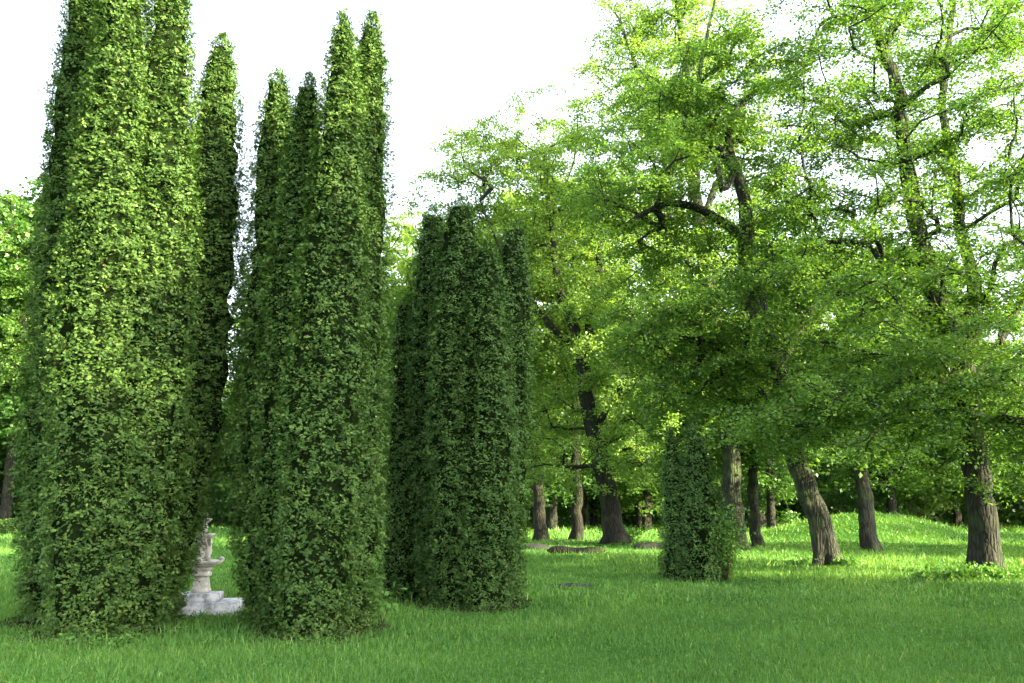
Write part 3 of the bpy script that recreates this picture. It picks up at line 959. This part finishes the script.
# ------------------------------------------------------------------ rocks, log, stump stones
def rock(name, px, py, d, sx, sy, sz, seed, label, mat, cat):
    rng = np.random.default_rng(seed)
    x = gx(px, py, d)
    nt, nh = 18, 9
    V = []
    ph = rng.uniform(0, 6.28, 6)
    for j in range(nh + 1):
        e = -.35 + j / nh * (PI / 2 + .35)
        for i in range(nt):
            a = 2 * PI * i / nt
            k = 1 + .14 * math.sin(2 * a + ph[0] + e) + .09 * math.sin(5 * a + ph[1] - e * 3) + .07 * math.sin(9 * a + ph[2] + 5 * e) + rng.normal(0, .025)
            c, s = math.cos(a), math.sin(a)
            q = 1 / max(abs(c), abs(s)) ** .45
            V.append((sx * c * q * math.cos(e) ** .6 * k, sy * s * q * math.cos(e) ** .6 * k, sz * math.sin(e) * (1 + .1 * math.sin(3 * a + ph[3]))))
    idx = np.arange((nh + 1) * nt).reshape(nh + 1, nt)
    Q = np.stack([idx[:-1], np.roll(idx[:-1], -1, 1), np.roll(idx[1:], -1, 1), idx[1:]], -1).reshape(-1, 4)
    o = mesh(name, np.array(V), [Q], mat)
    o.location = (x, d, float(gz(x, d)))
    tag(o, label, cat)
    return o


rock('boulder', 536, 545, 36, .62, .4, .22, 1, 'grey flat boulder in the grass beside the centre thuja clump', M_ROCK, 'boulder')
rock('boulder', 651, 549, 38, .62, .35, .26, 2, 'dark flat boulder in sunlit grass left of the small thuja', M_ROCK, 'boulder')
rock('flat_stone', 573, 589, 20, .5, .3, .07, 3, 'flat grey stone sunk in the shaded lawn right of the centre clump', M_ROCK, 'stone')
# fallen log
lx, ld = gx(578, 553, 32.5), 32.5
pth = np.stack([np.linspace(-1.1, 1.0, 12), .05 * np.sin(np.linspace(0, 4, 12)), .12 + .03 * np.sin(np.linspace(0, 7, 12))], 1)
rd = np.full(12, .14) + .02 * np.sin(np.arange(12)); rd[0] = rd[-1] = .02
rd[1] = .13; rd[-2] = .11
V, Q = tube(pth, rd, 12, .12, 4)
o = mesh('fallen_log', V, [Q], M_LOG, smooth=True)
o.location = (lx, ld, float(gz(lx, ld)))
tag(o, 'short dark rotten log lying in the grass before the dark forked tree', 'log')


# ------------------------------------------------------------------ the stone fountain
def box(x0, x1, y0, y1, z0, z1, bev=.012):
    """bevelled box as stacked octagonal-ish rings"""
    rings = []
    for z, i in ((z0, bev), (z0 + bev, 0), (z1 - bev, 0), (z1, bev)):
        a, b, c, d_ = x0 + i, x1 - i, y0 + i, y1 - i
        rings.append([(a + bev, c, z), (b - bev, c, z), (b, c + bev, z), (b, d_ - bev, z), (b - bev, d_, z), (a + bev, d_, z), (a, d_ - bev, z), (a, c + bev, z)])
    V = np.array(rings).reshape(-1, 3)
    idx = np.arange(32).reshape(4, 8)
    Q = np.stack([idx[:-1], np.roll(idx[:-1], -1, 1), np.roll(idx[1:], -1, 1), idx[1:]], -1).reshape(-1, 4)
    return V, Q, [idx[-1]], [idx[0][::-1]]


def join(parts):
    V, Qs, Os = [], [], []
    b = 0
    for p in parts:
        V.append(p[0]); Qs.append(np.asarray(p[1]) + b)
        for c in (p[2:] if len(p) > 2 else []):
            Os.append(np.asarray(c) + b)
        b += len(p[0])
    return np.concatenate(V), [np.concatenate(Qs)] + [np.asarray(o) for o in Os]


def lathe(prof, ns=32, sq=0.0, off=(0, 0, 0), sc=(1, 1), ripple=0, ramp=0):
    P = np.asarray(prof, float)
    th = np.linspace(0, 2 * PI, ns, endpoint=False) + PI / ns
    k = 1 / np.maximum(np.abs(np.cos(th)), np.abs(np.sin(th))) ** sq
    V = []
    for r, z in P:
        kk = k * (1 + ramp * np.cos(th * ripple)) if ripple else k
        V.append(np.stack([np.cos(th) * r * kk * sc[0] + off[0], np.sin(th) * r * kk * sc[1] + off[1], np.full(ns, z + off[2])], 1))
    V = np.concatenate(V)
    idx = np.arange(len(P) * ns).reshape(len(P), ns)
    Q = np.stack([idx[:-1], np.roll(idx[:-1], -1, 1), np.roll(idx[1:], -1, 1), idx[1:]], -1).reshape(-1, 4)
    return V, Q, [idx[-1]], [idx[0][::-1]]


def ball(c, r, sx=1, sy=1, sz=1, n=12):
    e = np.linspace(-PI / 2 + .05, PI / 2 - .05, n)
    return lathe([(r * math.cos(a), r * sz * math.sin(a)) for a in e], 14, off=c, sc=(sx, sy))


fd = 14.8
fx = gx(200.5, 600, fd)
fz = float(gz(fx, fd))
u = fd / F * .98       # metres per pixel there
ft = thing('stone_fountain', (fx, fd, fz), 'small tiered pale stone fountain with a marble plinth between the two front thuja clumps', 'fountain', rz=.12)
h0 = 14 * u
V, G = join([box(-.62, .62, -.45, .45, -.03, h0 - .03, .015), box(-.66, .66, -.49, .49, -.05, .035, .01)])
mesh('plinth', V, G, M_MARBLE, ft)
V, G = join([box(-.31, .31, -.26, .26, h0 - .028, h0 + 6 * u, .012)])
mesh('step', V, G, M_MARBLE, ft)
z = h0 + 6 * u
V, G = join([lathe([(.14, z - .002), (.14, z + .05), (.125, z + .07), (.105, z + 14 * u), (.10, z + 15 * u)], 32, .9),
             lathe([(.11, z + 15 * u + .002), (.135, z + 16 * u), (.14, z + 19 * u), (.12, z + 19.6 * u), (.12, z + 21 * u), (.145, z + 21.8 * u), (.15, z + 24 * u)], 32, .9)])
mesh('pedestal', V, G, M_STONE, ft, smooth=False)
z2 = z + 24 * u
V, G = join([lathe([(.13, z2 + .001), (.17, z2 + .03), (.27, z2 + 3.5 * u), (.30, z2 + 5.5 * u), (.31, z2 + 6.5 * u), (.285, z2 + 7 * u), (.26, z2 + 6.2 * u), (.10, z2 + 5 * u)], 40, 0, ripple=8, ramp=.035)]
            + [ball((math.cos(a) * .29, math.sin(a) * .29, z2 + 8 * u), .042, 1.2, 1.2, 1.0, 9) for a in (0.0, PI / 2, PI, 3 * PI / 2)])
mesh('lower_basin', V, G, M_STONE, ft, smooth=True)
z3 = z2 + 5 * u
# three standing putti back to back, each one continuous body, on a common core
putti = []
for q in range(3):
    a = q * 2.094 - PI / 2 - .3
    cx_, cy_ = math.cos(a) * .075, math.sin(a) * .075
    o_ = (cx_, cy_, z3)
    body = lathe([(.018, .0), (.040, .02), (.045, .07), (.038, .10), (.055, .14), (.060, .19), (.048, .235), (.056, .28), (.062, .31), (.040, .335), (.020, .345), (.026, .355), (.043, .375), (.046, .40), (.038, .425), (.015, .44)],
                 14, off=o_, sc=(1, 1))
    th_ = a + PI / 2
    ar = []
    for s in (-1, 1):
        sh = np.array([cx_ + math.cos(th_) * .055 * s, cy_ + math.sin(th_) * .055 * s, z3 + .31])
        el_ = sh + np.array([math.cos(th_) * .05 * s + math.cos(a) * .02, math.sin(th_) * .05 * s + math.sin(a) * .02, -.05])
        ha = np.array([cx_ * 1.3 + math.cos(th_) * .06 * s, cy_ * 1.3 + math.sin(th_) * .06 * s, z3 + .40 + .02 * s])
        ar.append(tube([sh, el_, ha], [.022, .018, .013], 8))
    putti += [body] + ar
core = lathe([(.05, z3), (.04, z3 + .2), (.05, z3 + 21 * u)], 12)
V, G = join([core])
cr_ = mesh('figure_column', V, G, M_STONE, ft, smooth=True)
for q in range(3):
    V, G = join(putti[q * 3:q * 3 + 3])
    mesh('cherub_figure', V, G, M_STONE, ft, smooth=True)
z4 = z3 + 21 * u
V, G = join([lathe([(.05, z4 - .02), (.08, z4), (.10, z4 + 1.0 * u), (.165, z4 + 4.5 * u), (.18, z4 + 6.5 * u), (.16, z4 + 6.8 * u), (.05, z4 + 5.2 * u)], 36, 0, ripple=8, ramp=.04)])
mesh('upper_basin', V, G, M_STONE, ft, smooth=True)
z5 = z4 + 5.5 * u
V, G = join([lathe([(.05, z5), (.035, z5 + .04), (.045, z5 + .08), (.055, z5 + .12), (.035, z5 + .17), (.03, z5 + 12 * u)], 20)])
mesh('stem', V, G, M_STONE, ft, smooth=True)
z6 = z5 + 12 * u
V, G = join([lathe([(.03, z6 - .01), (.05, z6), (.10, z6 + 2.5 * u), (.115, z6 + 4 * u), (.10, z6 + 4.2 * u), (.04, z6 + 3.6 * u), (.03, z6 + 6 * u), (.045, z6 + 8 * u), (.02, z6 + 10 * u), (.004, z6 + 11 * u)], 20)])
mesh('top_cup', V, G, M_STONE, ft, smooth=True)
